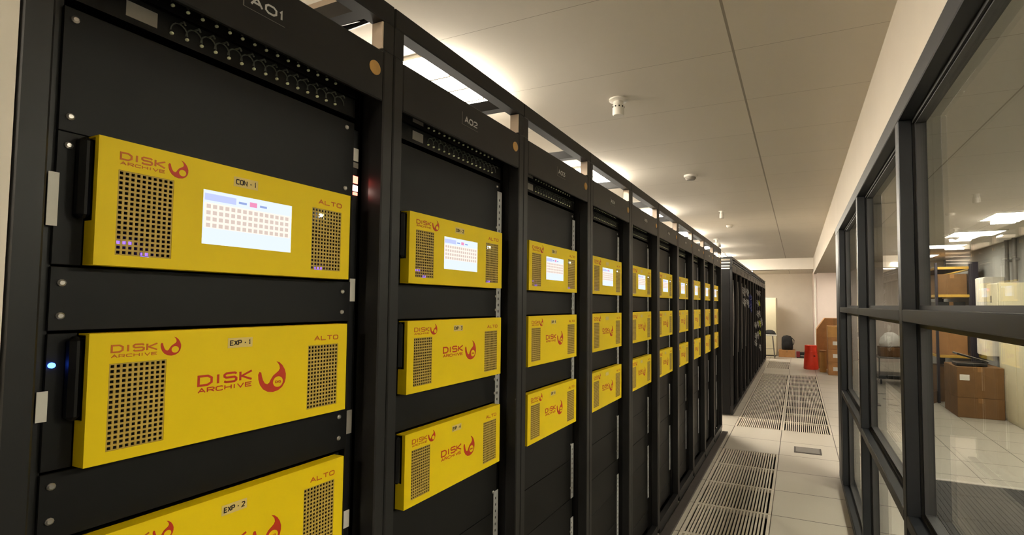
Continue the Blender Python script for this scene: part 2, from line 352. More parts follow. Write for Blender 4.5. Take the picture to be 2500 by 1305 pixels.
# ------------------------------------------------------------ glazed partition
def hrail(z0, z1, x0, x1, y0, y1): return MB().bev(x0, x1, y0, y1, z0, z1, .004)
hd = MB().bev(1.2, 1.25, -3.38, 5.28, 2.35, 2.42, .003)
header = struct('trim_5', hd, 'frame')
struct('header_gasket', MB().box(1.246, 1.256, -3.38, 5.2, 2.335, 2.36), 'gasket', header)
struct('base_rail', MB().bev(1.2, 1.31, -3.38, 5.30, 0, .06, .004), 'frame', header)
struct('end_post', MB().bev(1.2, 1.30, 4.96, 5.28, .06, 2.35, .003), 'frame', header)
mull = [.40, 1.85, 3.30, 4.86]
prev = -3.38
for n, yc in enumerate(mull[::-1]):
    pass
edges = [-3.38]+mull
for n in range(len(mull)):
    y0 = edges[n]+(.03 if n else 0); y1 = edges[n+1]-.03
    wn = bpy.data.objects.new('window_%d' % (n+1), None); COL.objects.link(wn); wn.location = (1.2, y1, 0); wn['kind'] = 'structure'
    def P(name, mb, m): return mb.build(name, m, wn, (-1.2, -y1, 0))
    P('mullion', MB().bev(1.2, 1.246, y1, y1+.06, .06, 2.35, .003), 'frame')
    P('gasket', MB().box(1.244, 1.256, y1+.004, y1+.056, .06, 2.35).box(1.244, 1.254, y0, y1, .895, .91).box(1.244, 1.254, y0, y1, .85, .862), 'gasket')
    P('transom', MB().bev(1.2, 1.250, y0, y1, 1.601, 1.645, .003), 'frame')
    P('transom', MB().bev(1.2, 1.250, y0, y1, .858, .902, .003), 'frame')
    f = MB()
    for z0, z1 in ((.06, .862), (.9, 1.60), (1.64, 2.35)):
        f.box(1.254, 1.288, y0-.03, y0+.012, z0, z1).box(1.254, 1.288, y1-.012, y1+.03, z0, z1)
        f.box(1.254, 1.288, y0+.012, y1-.012, z0, z0+.02).box(1.254, 1.288, y0+.012, y1-.012, z1-.02, z1)
    P('inner_frame', f, 'frame_in')
    P('glass_pane', MB().box(1.268, 1.276, y0+.01, y1-.01, .075, 2.34), 'glass')
    P('door_handle' if n == 2 else 'catch', MB().bev(1.236, 1.25, y0+.02, y0+.05, .79, .81, .002), 'alu')

# ------------------------------------------------------------ lights in the ceiling
def fixture(x, y, z, hx, hy, s, label, group):
    dz = .05 if x < 1 else .012  # aisle diffusers lowered so their glowing sides brighten the ceiling around them
    t = thing('ceiling_light', label, 'ceiling light', (x, y, z), 0, group)
    def fr(b):
        w_ = .02
        b.box(-hx, hx, -hy, -hy+w_, -.018, 0).box(-hx, hx, hy-w_, hy, -.018, 0).box(-hx, -hx+w_, -hy+w_, hy-w_, -.018, 0).box(hx-w_, hx, -hy+w_, hy-w_, -.018, 0)
    part('frame', ('lf', hx, hy), fr, 'white', t)
    part('diffuser', ('ld', dz, s), lambda b: b.box(-hx+.02, hx-.02, -hy+.02, hy-.02, -dz, -.001), 'diff%d' % s, t)
    def lv(b):
        for k in range(1, 4):
            yy = -hy+k*2*hy/4; b.box(-hx+.02, hx-.02, yy-.006, yy+.006, -dz-.007, -dz-.0005)
        for k in range(1, 4):
            xx = -hx+k*2*hx/4; b.box(xx-.003, xx+.003, -hy+.02, hy-.02, -dz-.007, -dz-.0005)
    part('louvre', ('ll', dz), lv, 'white', t)
for i, a in enumerate(FIX_BACK):
    fixture(*a, 'square louvred ceiling light behind the racks, %s one counted from the camera end' % ORD[i], 'ceiling lights behind the rack row')
for i, a in enumerate(FIX_REAR_ADDED):
    fixture(*a, 'added unseen ceiling light far behind the racks, %s from the camera end' % ORD[i], 'added unseen ceiling lights far behind the racks')
fixture(*FIX_AISLE[0], 'square ceiling light near the far end of the second rack row', 'ceiling lights at the aisle ends')
fixture(*FIX_AISLE[1], 'added unseen ceiling light behind the camera over the aisle', 'ceiling lights at the aisle ends')
fixture(*FIX_AISLE[2], 'square ceiling light by the far wall above the cream cabinet', 'ceiling lights at the aisle ends')
fixture(*FIX_AISLE[3], 'square ceiling light by the far wall above the box stack', 'ceiling lights at the aisle ends')
for i, a in enumerate(FIX_ROOM):
    fixture(*a, 'ceiling light in the room behind the glass, %s one counted from the camera end' % ORD[i], 'ceiling lights behind the glass')

# ------------------------------------------------------------ ventilated floor tiles
def vent_fr(b):
    b.box(0.002, .598, .002, .017, -.03, 0).box(.002, .598, .583, .598, -.03, 0).box(.002, .024, .017, .583, -.03, 0).box(.576, .598, .017, .583, -.03, 0)
def vent_bars(b):
    n = 21
    for k in range(n):
        x = .024+(.552)*(k+1)/(n+1); b.box(x-.0062, x+.0062, .017, .583, -.022, -.001)
for (i, j), kd in sorted(VENT.items()):
    x0, _, y0, _ = tcell(i, j)
    side = 'left' if i == 0 else 'right'
    if kd == 'near': lab, g = 'slotted metal floor tile beside the near racks, %s one before the plain tiles' % ORD[-j-1 if -j-1 < 15 else 14], 'slotted tiles beside the near racks'
    elif kd == 'far': lab, g = 'slotted metal floor tile beyond the plain tiles, %s column, %s one along' % (side, ORD[j-2]), 'slotted tiles beyond the plain tiles'
    else: lab, g = 'slotted metal floor tile near the far wall, %s one along' % ORD[j-14], 'slotted tiles near the far wall'
    t = thing('vent_tile', lab, 'floor tile', (x0, y0, 0), 0, g)
    part('frame', 'vf', vent_fr, 'vent', t); part('slats', 'vb', vent_bars, 'vent', t)
t = thing('floor_box', 'small grey rectangular access plate set in the plain floor tile', 'floor box', (.79, 5.99, 0))
MB().bev(0, .285, 0, .26, 0, .004, .001).build('frame', 'plinth', t)
MB().bev(.018, .267, .022, .238, .004, .007, .001).build('lid', 'greymetal', t)

# ------------------------------------------------------------ server racks (first row)
W = .6688; Y0 = -.0995; XF = -.07
ZT = [1.905, 1.6086, 1.3086]; BH = .1945
def rk_frame(b):
    for y0, y1 in ((.001, .034), (.6348, .6678)):
        b.bev(-.045, 0, y0, y1, .06, 2.28, .003)
        b.box(-1.05, -1.01, y0, y1, .02, 2.28)
    b.box(-.075, -.045, .001, .026, .06, 2.2).box(-.075, -.045, .6428, .6678, .06, 2.2)
    b.bev(-.014, -.001, .0345, .6343, 2.15, 2.275, .003).box(-.04, -.014, .0345, .6343, 2.19, 2.275)
    b.box(-.04, -.002, .0345, .6343, .02, .1)
    b.box(-1.05, -.045, .001, .6678, 2.205, 2.215)
    b.box(-.074, -.066, .026, .066, .1, 2.2)
    b.box(-1.05, -.045, .001, .6678, .02, .04)
def rk_door_lip(b): b.box(-.058, -.052, .05, .62, 2.1995, 2.2035)
def rk_side(b): b.box(-1.045, -.075, .0, .003, .04, 2.2)
def rk_rear(b): b.box(-1.045, -1.035, .035, .634, .04, 2.2)
def rk_ladder(b):
    b.bev(-.045, 0, .001, .6678, 2.352, 2.404, .003)
    for y0, y1 in ((.001, .034), (.6348, .6678)): b.box(-.04, -.002, y0, y1, 2.28, 2.352)
    b.box(-1.05, -1.01, .001, .6678, 2.352, 2.404)
    for y0, y1 in ((.001, .034), (.6348, .6678)): b.box(-1.048, -1.012, y0, y1, 2.28, 2.352)
    b.box(-1.01, -.045, .585, .62, 2.362, 2.400)
def rk_plate(b): b.box(-.038, -.004, .6308, .6345, 2.283, 2.35)
def rk_rings(b):      # horizontal cable guide: a 1U strip with a row of hooped rings
    b.box(-.064, -.06, .064, .604, -.022, .022, 'panel')
    for k in range(15):
        y = .203+k*.0243+.0121
        b.tube([(-.059, y+.0135*math.cos(a), -.004+.0165*math.sin(a)) for a in [math.pi*q/8 for q in range(9)]], .0013, 5, 'guide')
        b.tube([(-.059, y, .0125), (-.045, y, .0125), (-.041, y, .006)], .0016, 5, 'guide')
def rk_studs(b):
    for k in range(15):
        y = .203+k*.0243; b.lathe([(.0026, -.0595), (.0028, -.056), (.0014, -.054)], (0, y+.0, -.010), 8, None, 'x')
def rk_lbl(b): b.box(-.0599, -.0588, .138, .182, -.012, .013)
def blank(z0, z1):
    return lambda b: b.bev(-.064, -.060, .064, .604, z0+.0012, z1-.0012, .001)
def rk_rail(b):
    ys = [.584, .593, .600, .612]
    for za, zb in ((.30, .66), (.75, 1.0), (1.25, 2.06)):
        zs = [za]; z = za+.02
        while z < zb-.02: zs += [z, z+.009]; z += .0222
        zs.append(zb)
        b.plate(-.0605, -.0585, ys, zs, lambda i, j: i == 1 and j % 2 == 1)
def screw(b): b.lathe([(.0052, 0), (.0052, .002), (.003, .0038)], (0, 0, 0), 10, None, 'x')
SCR = [2.076, 1.929, 1.886, 1.683, 1.635, 1.391, 1.342, 1.0, .8, .6]
BL = [(1.905, 2.094), (1.612, 1.708), (1.312, 1.411), (.93, 1.11), (.75, .93), (.572, .75), (.394, .572), (.216, .394), (.1, .216)]
rack_marks = ['A%02d' % (k+1) for k in range(10)]
RLAB = ['black open-front equipment rack marked A01, closest to the camera', 'black open-front equipment rack marked A02, second in the near row']
for k in range(10):
    lab = RLAB[k] if k < 2 else 'black open-front equipment rack, %s from the camera in the near row' % ORD[k]
    if k == 9: lab = 'black open-front equipment rack ending the near row beside the floor gap'
    t = thing('equipment_rack', lab, 'server rack', (XF, Y0+k*W, 0), 0, 'racks of the near row')
    part('frame', 'rf', rk_frame, 'rack', t)
    part('header_lip', 'rl', rk_door_lip, 'greymetal', t)
    part('side_panel', 'rs', rk_side, 'rack_dark', t, (0, .0345, 0)); part('side_panel', 'rs', rk_side, 'rack_dark', t, (0, .631, 0))
    part('rear_panel', 'rr', rk_rear, 'rack_dark', t)
    part('top_rail', 'rt', rk_ladder, 'rack', t)
    part('post_plate', 'rp', rk_plate, 'paleplate', t)
    for z in (2.177, 2.128):
        g = part('cable_guide', 'rg', rk_rings, None, t, (0, 0, z))
        part('studs', 'rst', rk_studs, 'dot', g); part('marker', 'rm', rk_lbl, 'greylabel', g)
    for q, (a, c) in enumerate(BL): part('blanking_panel', ('bp', q), blank(a, c), 'panel', t)
    if k: part('mounting_rail', 'mr', rk_rail, 'galv', t)
    for q in range(3):
        part('filler_strip', ('fs', q), lambda b: b.bev(-.064, -.060, .064, .0985, ZT[q]-BH-.001, ZT[q]+.001, .001), 'panel', t)
        part('filler_strip', ('fs2', q), lambda b: b.bev(-.064, -.060, .5685, .583, ZT[q]-BH-.001, ZT[q]+.001, .001), 'panel', t)
    for y in (.077, .581 if k else .580):
        for z in SCR: part('screw', 'sc', screw, 'screw', t, (-.06, y, z), True)
    me = ('ht', k)
    if me not in CACHE: CACHE[me] = text_mesh(rack_marks[k], .064, .019, 'header_text')
    link('rack_number', CACHE[me], t, (-.001, .302, 2.210))
    part('number_frame', 'nf', lambda b: b.box(0, .0006, -.0135, -.0115, -.010, .028).box(0, .0006, -.0115, .07, -.010, -.009), 'greymetal', t, (-.001, .300, 2.210))
    part('round_cap', 'rc', lambda b: b.lathe([(.017, 0), (.017, .0016), (.014, .0028)], (0, 0, 0), 20, None, 'x'), 'cap', t, (-.001, .606, 2.222), True)
    if k == 0:
        for z0, z1 in ((1.765, 1.843), (1.485, 1.528)):
            MB().box(-.0595, -.058, .056, .068, z0, z1).build('tag_strip', 'white', t)
        MB().lathe([(.004, 0), (.004, .003), (.002, .005)], (-.06, .0705, 1.564), 12, None, 'x').build('blue_lamp', 'led_blue', t)
        ps = MB().bev(-.08, -.0645, .6045, .622, 1.1, 2.08, .002).build('power_strip', 'blackpl', t)
        for nm_, mt_, za, zb in (('label_patch', 'white_paper', 2.003, 2.034), ('label_patch', 'white_paper', 1.66, 1.715), ('label_patch', 'white_paper', 1.125, 1.165), ('grey_patch', 'greylabel', 1.986, 1.999),
                                 ('grey_patch', 'greylabel', 1.345, 1.40), ('red_lamp', 'led_red', 1.948, 1.966), ('red_lamp', 'led_red', 1.919, 1.926), ('hot_lamp', 'led_hot', 1.929, 1.943)):
            MB().box(-.0644, -.063, .605, .621, za, zb).build(nm_, mt_, ps)
tag(MB().bev(-.068, 0, -.13, Y0+10*W, 0, .018, .002).build('floor_plinth', 'plinth'), 'low dark strip on the floor along the foot of the near racks', 'plinth')
tag(MB().bev(-.6, -.09, .50, .545, 2.408, 2.43, .003).build('cable_duct', 'paleplate'), 'pale flat duct lying across the top of the nearest rack', 'duct')
cb = MB()
for q in range(5):
    x = -.20-q*.02
    cb.tube([(x-.55+s*.12, .585+.02*(q % 3)+.008*math.sin(s*1.5+q), 2.435+.006*math.sin(s*1.3+q)+.024*(q % 2)) for s in range(6)], .011, 8)
cb = cb.build('cable_bundle', 'blackpl', smooth=True)
tag(cb, 'bundle of black cables crossing the top of the nearest rack', 'cables')

# ------------------------------------------------------------ yellow storage units
def grid(a, c, n, fr):     # n holes between a and c
    out = [a]; p = (c-a)/n
    for k in range(n): out += [a+p*k+p*(1-fr)/2, a+p*k+p*(1+fr)/2]
    return out+[c]
BY = .099; BX = -.028
def bezel(b, holes):
    # front plate with rectangular openings, then the returns
    ys = sorted({0, .469, *[h[0] for h in holes], *[h[1] for h in holes]}); zs = sorted({-BH, 0, *[h[2] for h in holes], *[h[3] for h in holes]})
    def hl(i, j):
        yc, zc = (ys[i]+ys[i+1])/2, (zs[j]+zs[j+1])/2
        return any(h[0] < yc < h[1] and h[2] < zc < h[3] for h in holes)
    b.plate(-.0025, 0, ys, zs, hl)
    b.box(-.030, -.0025, 0, .469, -.0025, 0).box(-.030, -.0025, 0, .469, -BH, -BH+.0025)
    b.box(-.030, -.0025, .4665, .469, -BH+.0025, -.0025)
    b.box(-.030, -.0025, 0, .0025, -BH+.0025, -.128)
    b.box(-.010, -.0025, 0, .0025, -.128, -.0025)
GL, GR, SC_ = (.0255, .102, -.1775, -.0465), (.368, .4448, -.1775, -.0435), (.1485, .3205, -.1465, -.0505)
def latch(b): b.bev(-.0315, -.010, -.0155, .0, -.126, -.004, .006)
def lattice(g, nc, nr):
    def f(b):
        ys = grid(g[0]+.0004, g[1]-.0004, nc, .62); zs = grid(g[2]+.0004, g[3]-.0004, nr, .6)
        b.plate(-.0022, -.0004, ys, zs, lambda i, j: i % 2 == 1 and j % 2 == 1)
    return f
def backing(g): return lambda b: b.box(-.012, -.010, g[0]-.004, g[1]+.004, g[2]-.004, g[3]+.004)
def chassis(b): b.box(-.72, -.036, .015, .455, -BH+.01, -.01)
def swirl(s):
    outer = [(.28, 1.02), (.5, .93), (.72, .72), (.9, .42), (1, .1), (1, -.2), (.93, -.5), (.75, -.78), (.45, -.97), (.08, -1.04), (-.3, -.97), (-.62, -.76), (-.85, -.45), (-.97, -.08), (-1, .25), (-.92, .42)]
    inner = [(-.8, .38), (-.74, .1), (-.66, -.15), (-.52, -.38), (-.33, -.46), (-.2, -.38), (-.08, -.15), (.08, .08), (.28, .22), (.45, .34), (.55, .5), (.52, .7), (.42, .86)]
    P = outer+inner
    def f(b):
        # triangulate with bmesh-free ear clipping
        idx = list(range(len(P))); area = lambda a, c, d: (P[c][0]-P[a][0])*(P[d][1]-P[a][1])-(P[c][1]-P[a][1])*(P[d][0]-P[a][0])
        fs = []
        while len(idx) > 3:
            done = False
            for q in range(len(idx)):
                a, c, d = idx[q-1], idx[q], idx[(q+1) % len(idx)]
                if area(a, c, d) >= -1e-9: continue      # outline runs clockwise
                if any(area(a, c, e) < 0 and area(c, d, e) < 0 and area(d, a, e) < 0 for e in idx if e not in (a, c, d)): continue
                fs.append((d, c, a)); idx.pop(q); done = True; break
            if not done: break
        fs.append(tuple(idx[::-1]))
        n = len(P); vs = [(.0006, p[0]*s, p[1]*s) for p in P]+[(0, p[0]*s, p[1]*s) for p in P]
        fs += [(i, (i+1) % n, (i+1) % n+n, i+n) for i in range(n)]
        b.add(vs, fs, 'red')
        b.lathe([(.36*s, .0006), (.36*s, .0009)], (0, .42*s, -.38*s), 20, 'yellow', 'x')
    return f
def screen_icons(b):
    y0, y1, z0, z1 = SC_
    b.box(0, .0003, y0+.003, y1-.003, z1-.022-.045, z1-.022, 'scr_row')
    n = 15
    for r in range(4):
        for c in range(n):
            yy = y0+.005+c*(y1-y0-.010)/n; zz = z1-.0265-r*.0112
            b.box(.0003, .0005, yy+.0015, yy+.0085, zz-.0055, zz+.0015, 'scr_cell')
def screen_head(b):
    y0, y1, z0, z1 = SC_
    b.box(0, .0003, y0+.003, y0+.058, z1-.018, z1-.006, 'scr_bar')
    b.box(0, .0003, y0+.063, y0+.078, z1-.015, z1-.011, 'scr_word').box(0, .0003, y0+.084, y0+.098, z1-.017, z1-.008, 'scr_pink').box(0, .0003, y0+.104, y0+.118, z1-.015, z1-.011, 'scr_word')
for key, args in dict(disk=('DISK', .060, .0125, 'orange'), arch=('ARCHIVE', .060, .0052, 'orange'), alto=('ALTO', .060, .0105, 'orange'),
                      bdisk=('DISK', .094, .0195, 'red'), barch=('ARCHIVE', .094, .0088, 'red'), dig=('DIG', .011, .005, 'red')).items():
    CACHE[key] = text_mesh(*args)
stick = [['CON - 1', 'EXP - 1', 'EXP - 2'], ['CON - 2', 'EXP - 3', 'EXP - 4'], ['CON - 3', 'EXP - 5', 'EXP - 6']]
POS = ['top', 'middle', 'lowest']
for k in range(10):
    for r in range(3):
        where = 'in the rack closest to the camera' if k == 0 else ('at the end of the near row' if k == 9 else 'in the %s rack from the camera' % ORD[k])
        if r == 0: lab = 'yellow storage unit with lit screen, ' + where
        else: lab = 'yellow storage unit with red swirl print, %s one %s' % (POS[r], where)
        t = thing('storage_unit', lab, 'storage unit', (XF+BX, Y0+k*W+BY, ZT[r]), 0, 'yellow storage units in the racks')
        holes = [GL, GR]+([SC_] if r == 0 else [])
        part('bezel', ('bz', r == 0), lambda b: bezel(b, holes), 'yellow', t)
        part('latch', 'lt', latch, 'rack_dark', t)
        part('chassis', 'ch', chassis, 'panel', t)
        for nm, g in (('L', GL), ('R', GR)):
            gp = part('vent_grille', ('vg', nm), lattice(g, 10, 17), 'lattice', t)
            part('grille_back', ('gb', nm), backing(g), 'hole', gp)
        part('corner_wordmark', 'disk', None, None, t, (0, .0275, -.0305)); part('corner_subtitle', 'arch', None, None, t, (0, .0275, -.038))
        part('corner_emblem', 'sw1', swirl(.0150), None, t, (0, .1075, -.0255))
        part('model_lettering', 'alto', None, None, t, (0, .3835, -.034))
        if k < 3:
            s = part('paper_label', 'st', lambda b: b.box(0, .0004, 0, .046, -.0035, .0145), 'sticker', t, (0, .200, -.0325 if r else -.0305))
            CACHE['sk', k, r] = text_mesh(stick[k][r], .037, .010, 'ink', .0008)
            part('label_writing', ('sk', k, r), None, None, s, (0, .0045, .0005))
        else:
            s = part('paper_label', 'st', lambda b: b.box(0, .0004, 0, .046, -.0035, .0145), 'sticker', t, (0, .200, -.0325))
        if r == 0:
            sc = part('screen', 'scn', lambda b: b.box(-.004, -.0012, *SC_), 'scr', t)
            part('status_grid', 'si', screen_icons, None, sc, (-.0012, 0, 0)); part('status_bar', 'sh', screen_head, None, sc, (-.0012, 0, 0))
            part('indicator_lamp', 'il', lambda b: b.lathe([(.0034, -.009), (.0034, -.0002), (.002, .0004)], (0, .0235+.368, -.058), 12, None, 'x'), 'led_white', t)
            part('violet_lamp', 'vl', lambda b: b.box(-.009, -.003, .063, .072, -.1775, -.171), 'led_violet', t)
            part('violet_lamp', 'vl2', lambda b: b.box(-.009, -.003, .385, .398, -.1775, -.171), 'led_violet', t)
            part('violet_lamp', 'vl3', lambda b: b.box(-.009, -.0075, .028, .052, -.162, -.155), 'led_violet', t)
        else:
            part('main_wordmark', 'bdisk', None, None, t, (0, .1525, -.099)); part('main_subtitle', 'barch', None, None, t, (0, .1525, -.1105))
            e = part('main_emblem', 'sw2', swirl(.029), None, t, (0, .2885, -.0985))
            part('emblem_letters', 'dig', None, None, e, (.0008, .0065, -.0135))

# ------------------------------------------------------------ second rack row
Y2 = 7.65; X2 = -.05
def r2_frame(b):
    for y0, y1 in ((.001, .030), (.6388, .6678)): b.bev(-.04, 0, y0, y1, .02, 2.2, .003)
    b.box(-.04, -.001, .031, .638, 2.17, 2.275).box(-.04, -.001, .031, .638, .02, .08)
    b.box(-1.05, -.04, .001, .6678, 2.2, 2.21)
def r2_top(b):
    for z0, z1 in ((2.365, 2.395), (2.325, 2.337), (2.280, 2.296)):
        b.box(-.03, 0, .001, .6678, z0, z1).box(-1.05, -1.02, .001, .6678, z0, z1).box(-1.02, -.03, .001, .030, z0, z1)
    b.box(-.03, -.001, .001, .03, 2.24, 2.365).box(-1.05, -1.021, .001, .03, 2.24, 2.365).box(-.03, -.001, .32, .345, 2.28, 2.365)
def r2_in(b):
    b.box(-.13, -.12, .06, .61, .1, 2.16)
    for k in range(12): b.box(-.12, -.112, .08, .59, .18+k*.16, .18+k*.16+.09+(k % 3)*.02)
def r2_handle(b):
    pts = [(.012+.006*math.sin(z*5), .016+.006*math.sin(z*7), z) for z in [.9+.06*i for i in range(20)]]; b.tube(pts, .006, 6)
for k in range(13):
    lab = 'black rack at the near end of the far row, beside the floor gap' if k == 0 else 'black rack of the far row, %s one beyond the floor gap' % ORD[k]
    t = thing('tall_rack', lab, 'server rack', (X2, Y2+k*W, 0), 0, 'racks of the far row')
    part('frame', '2f', r2_frame, 'rack', t); part('top_grid', '2t', r2_top, 'rack', t); part('equipment_front', '2i', r2_in, 'rack_dark', t)
    part('side_panel', '2s', lambda b: b.box(-1.05, -.045, .001, .005, .02, 2.2), 'rack_dark', t); part('side_panel', '2s2', lambda b: b.box(-1.05, -.045, .664, .6678, .02, 2.2), 'rack_dark', t)
    part('rear_panel', '2r', lambda b: b.box(-1.05, -1.04, .006, .663, .02, 2.2), 'rack_dark', t)
    if k < 4: part('door_handle', '2h', r2_handle, 'greymetal', t, smooth=True)
    if k in (2, 3, 4, 6, 7, 8, 9):
        rr = random.Random(k)
        cm = {2: ['greyc'], 3: ['greyc', 'bluec'], 4: ['bluec'], 6: ['greyc'], 7: ['green', 'greyc'], 8: ['greyc', 'green', 'lime'], 9: ['greyc']}[k]
        zs = {2: [1.9, 1.7], 3: [1.9, 1.7], 4: [1.8, 1.7, 1.6], 6: [.95, .8, 1.2], 7: [1.95, 1.7, 1.45, 1.2, .95], 8: [1.95, 1.7, 1.45, 1.2, .95, .6], 9: [1.2, 1.25]}[k]
        for z in zs:
            b = MB(); c = rr.choice(cm)
            for q in range(5):
                y = rr.uniform(.1, .3); b.tube([(.006+.035*math.sin(s/8*math.pi)*rr.uniform(.6, 1), y+.25*s/8, z-.10*math.sin(s/8*math.pi)*rr.uniform(.2, 1)+.02*q) for s in range(9)], .006, 5)
            b.build('patch_cables', c, t, smooth=True)

# ------------------------------------------------------------ things on the ceiling
t = thing('gas_detector', 'white cylinder detector hanging from the ceiling nearest the camera', 'detector', (-.05, 2.268, H))
MB().lathe([(.052, 0), (.052, -.008), (.03, -.014)], n=28).build('base_plate', 'white', t, smooth=True)
MB().lathe([(.028, -.012), (.028, -.03), (.033, -.034), (.033, -.085), (.028, -.092)], n=28).build('body', 'white', t, smooth=True)
b = MB()
for q in range(8):
    a = q*math.pi/4+.3; b.lathe([(.004, -.001), (.004, .001)], (.0332*math.cos(a), .0332*math.sin(a), -.046), 8)
    c, s = math.cos(a), math.sin(a)
b2 = MB()
for q in range(10):
    a = q*2*math.pi/10+.15; c, s = math.cos(a), math.sin(a)
    vs = []
    for u, v in ((-1, -1), (1, -1), (1, 1), (-1, 1)):
        for rr_ in (.031, .0338): vs.append((c*rr_-s*.004*u, s*rr_+c*.004*u, -.046+.004*v))
    b2.add(vs, [(1, 3, 5, 7), (0, 6, 4, 2), (0, 2, 3, 1), (2, 4, 5, 3), (4, 6, 7, 5), (6, 0, 1, 7)])
b2.build('sensor_holes', 'gasket', t)
t = thing('smoke_detector', 'flat round white smoke detector on the ceiling behind the cylinder detector', 'detector', (.0, 4.11, H))
MB().lathe([(.058, 0), (.058, -.012), (.052, -.018)], n=28).build('base_plate', 'white', t, smooth=True)
MB().lathe([(.046, -.018), (.046, -.03), (.034, -.042), (.01, -.044)], n=28).build('sensing_head', 'greylabel', t, smooth=True)
t = thing('sprinkler_nozzle', 'small white nozzle on the ceiling, third fitting along the aisle', 'detector', (.02, 5.985, H))
MB().lathe([(.035, 0), (.035, -.006)], n=20).build('base_plate', 'white', t)
MB().lathe([(.02, -.006), (.02, -.03), (.026, -.034), (.026, -.085), (.02, -.09)], n=20).build('body', 'white', t, smooth=True)
t = thing('smoke_detector', 'small pale detector on the ceiling just beyond the nozzle', 'detector', (-.03, 7.18, H))
MB().lathe([(.045, 0), (.045, -.01), (.032, -.03), (.01, -.034)], n=20).build('body', 'white', t, smooth=True)
t = thing('dome_camera', 'white dome camera hanging above the end of the near racks', 'camera', (-.42, 8.66, H))
MB().lathe([(.05, 0), (.05, -.012), (.02, -.018), (.02, -.07)], n=20).build('mount', 'white', t, smooth=True)
MB().lathe([(.02, -.06), (.062, -.07), (.066, -.11), (.05, -.15), (.02, -.17)], n=24).build('dome', 'white', t, smooth=True)
MB().lathe([(.01, .0), (.024, .004), (.024, .02)], (.05, -.0, -.12), 14, None, 'x').build('lens', 'blackpl', t, smooth=True)

# ------------------------------------------------------------ far end of the aisle
def carton(name, label, cat, x0, x1, y0, y1, z0, z1, m='card', group=None, labels=(), open_top=False, rz=0):
    cx, cy = (x0+x1)/2, (y0+y1)/2
    t = thing(name, label, cat, (cx, cy, z0), rz, group); hx, hy, h = (x1-x0)/2, (y1-y0)/2, z1-z0
    if open_top:
        b = MB(); w_ = .006
        b.box(-hx, hx, -hy, hy, 0, w_).box(-hx, -hx+w_, -hy, hy, w_, h).box(hx-w_, hx, -hy, hy, w_, h).box(-hx+w_, hx-w_, -hy, -hy+w_, w_, h).box(-hx+w_, hx-w_, hy-w_, hy, w_, h)
        b.build('body', m, t)
        f = MB(); f.add([(-hx, -hy, h), (hx, -hy, h), (hx, -hy-.12, h+.06), (-hx, -hy-.12, h+.06), (-hx, -hy, h-.005), (hx, -hy, h-.005), (hx, -hy-.12, h+.055), (-hx, -hy-.12, h+.055)], [(0, 1, 2, 3), (7, 6, 5, 4), (0, 4, 5, 1), (1, 5, 6, 2), (2, 6, 7, 3), (3, 7, 4, 0)])
        f.build('flap', 'card2', t)
    else:
        MB().bev(-hx, hx, -hy, hy, 0, h, .006).build('body', m, t)
        MB().box(-.03, .03, -hy-.0008, hy+.0008, h-.07, h+.0008).build('tape', 'tape', t)
    for lx, lz, lw, lh in labels: MB().box(lx-lw/2, lx+lw/2, -hy-.002, -hy-.0003, lz-lh/2, lz+lh/2).build('address_label', 'white_paper', t)
    return t
zz = [0, .31, .61, .90, 1.17]
nm = ['lowest', 'second from the bottom', 'third from the bottom', 'topmost']
for q in range(4):
    carton('cardboard_box', 'brown cardboard box in the stack beside the partition end, %s' % nm[q], 'box', 1.5, 2.02, 13.4+.01*q, 13.85, zz[q]+.001, zz[q+1], 'card' if q < 3 else 'card2', 'boxes stacked beside the partition end',
           [(-.10, .15, .11, .09)] if q < 3 else ())
t = thing('large_carton', 'tall brown carton with a sloping top against the wall behind the box stack', 'box', (1.30, 14.75, 0))
pr_ = [(0, 0), (.68, 0), (.68, 1.33), (.2, 1.33), (0, 1.03)]
MB().add([(x, y, z) for y in (0, .55) for x, z in pr_], [(0, 1, 2, 3, 4), (9, 8, 7, 6, 5)]+[(k, 5+k, 5+(k+1) % 5, (k+1) % 5) for k in range(5)]).build('body', 'card', t)
MB().box(.40, .46, -.0015, -.0002, .9, 1.329).build('tape', 'tape', t)
t = thing('mailing_tube', 'upright tan cardboard cylinder between red bin and box stack', 'tube', (1.41, 13.95, 0))
MB().lathe([(.075, 0), (.078, .01), (.078, .53), (.074, .538)], n=24).build('body', 'card2', t, smooth=True)
MB().lathe([(.079, .50), (.079, .54), (.07, .545)], n=24).build('cap', 'card', t, smooth=True)
t = thing('red_bin', 'bright red plastic bin on the floor left of the tan cylinder', 'bin', (1.15, 14.5, 0))
MB().lathe([(.17, 0), (.18, .02), (.165, .3), (.150, .42), (.148, .62)], n=32).build('body', 'redplastic', t, smooth=True)
MB().lathe([(.155, .435), (.158, .45), (.15, .475), (.10, .495), (.02, .50)], n=32).build('lid', 'redplastic', t, smooth=True)
MB().bev(.06, .10, -.165, -.145, .34, .37, .004).build('handle', 'darkred', t)
carton('low_carton', 'low brown carton on the floor under the black bag', 'box', .27, .76, 17.5, 17.95, 0, .225, 'card')
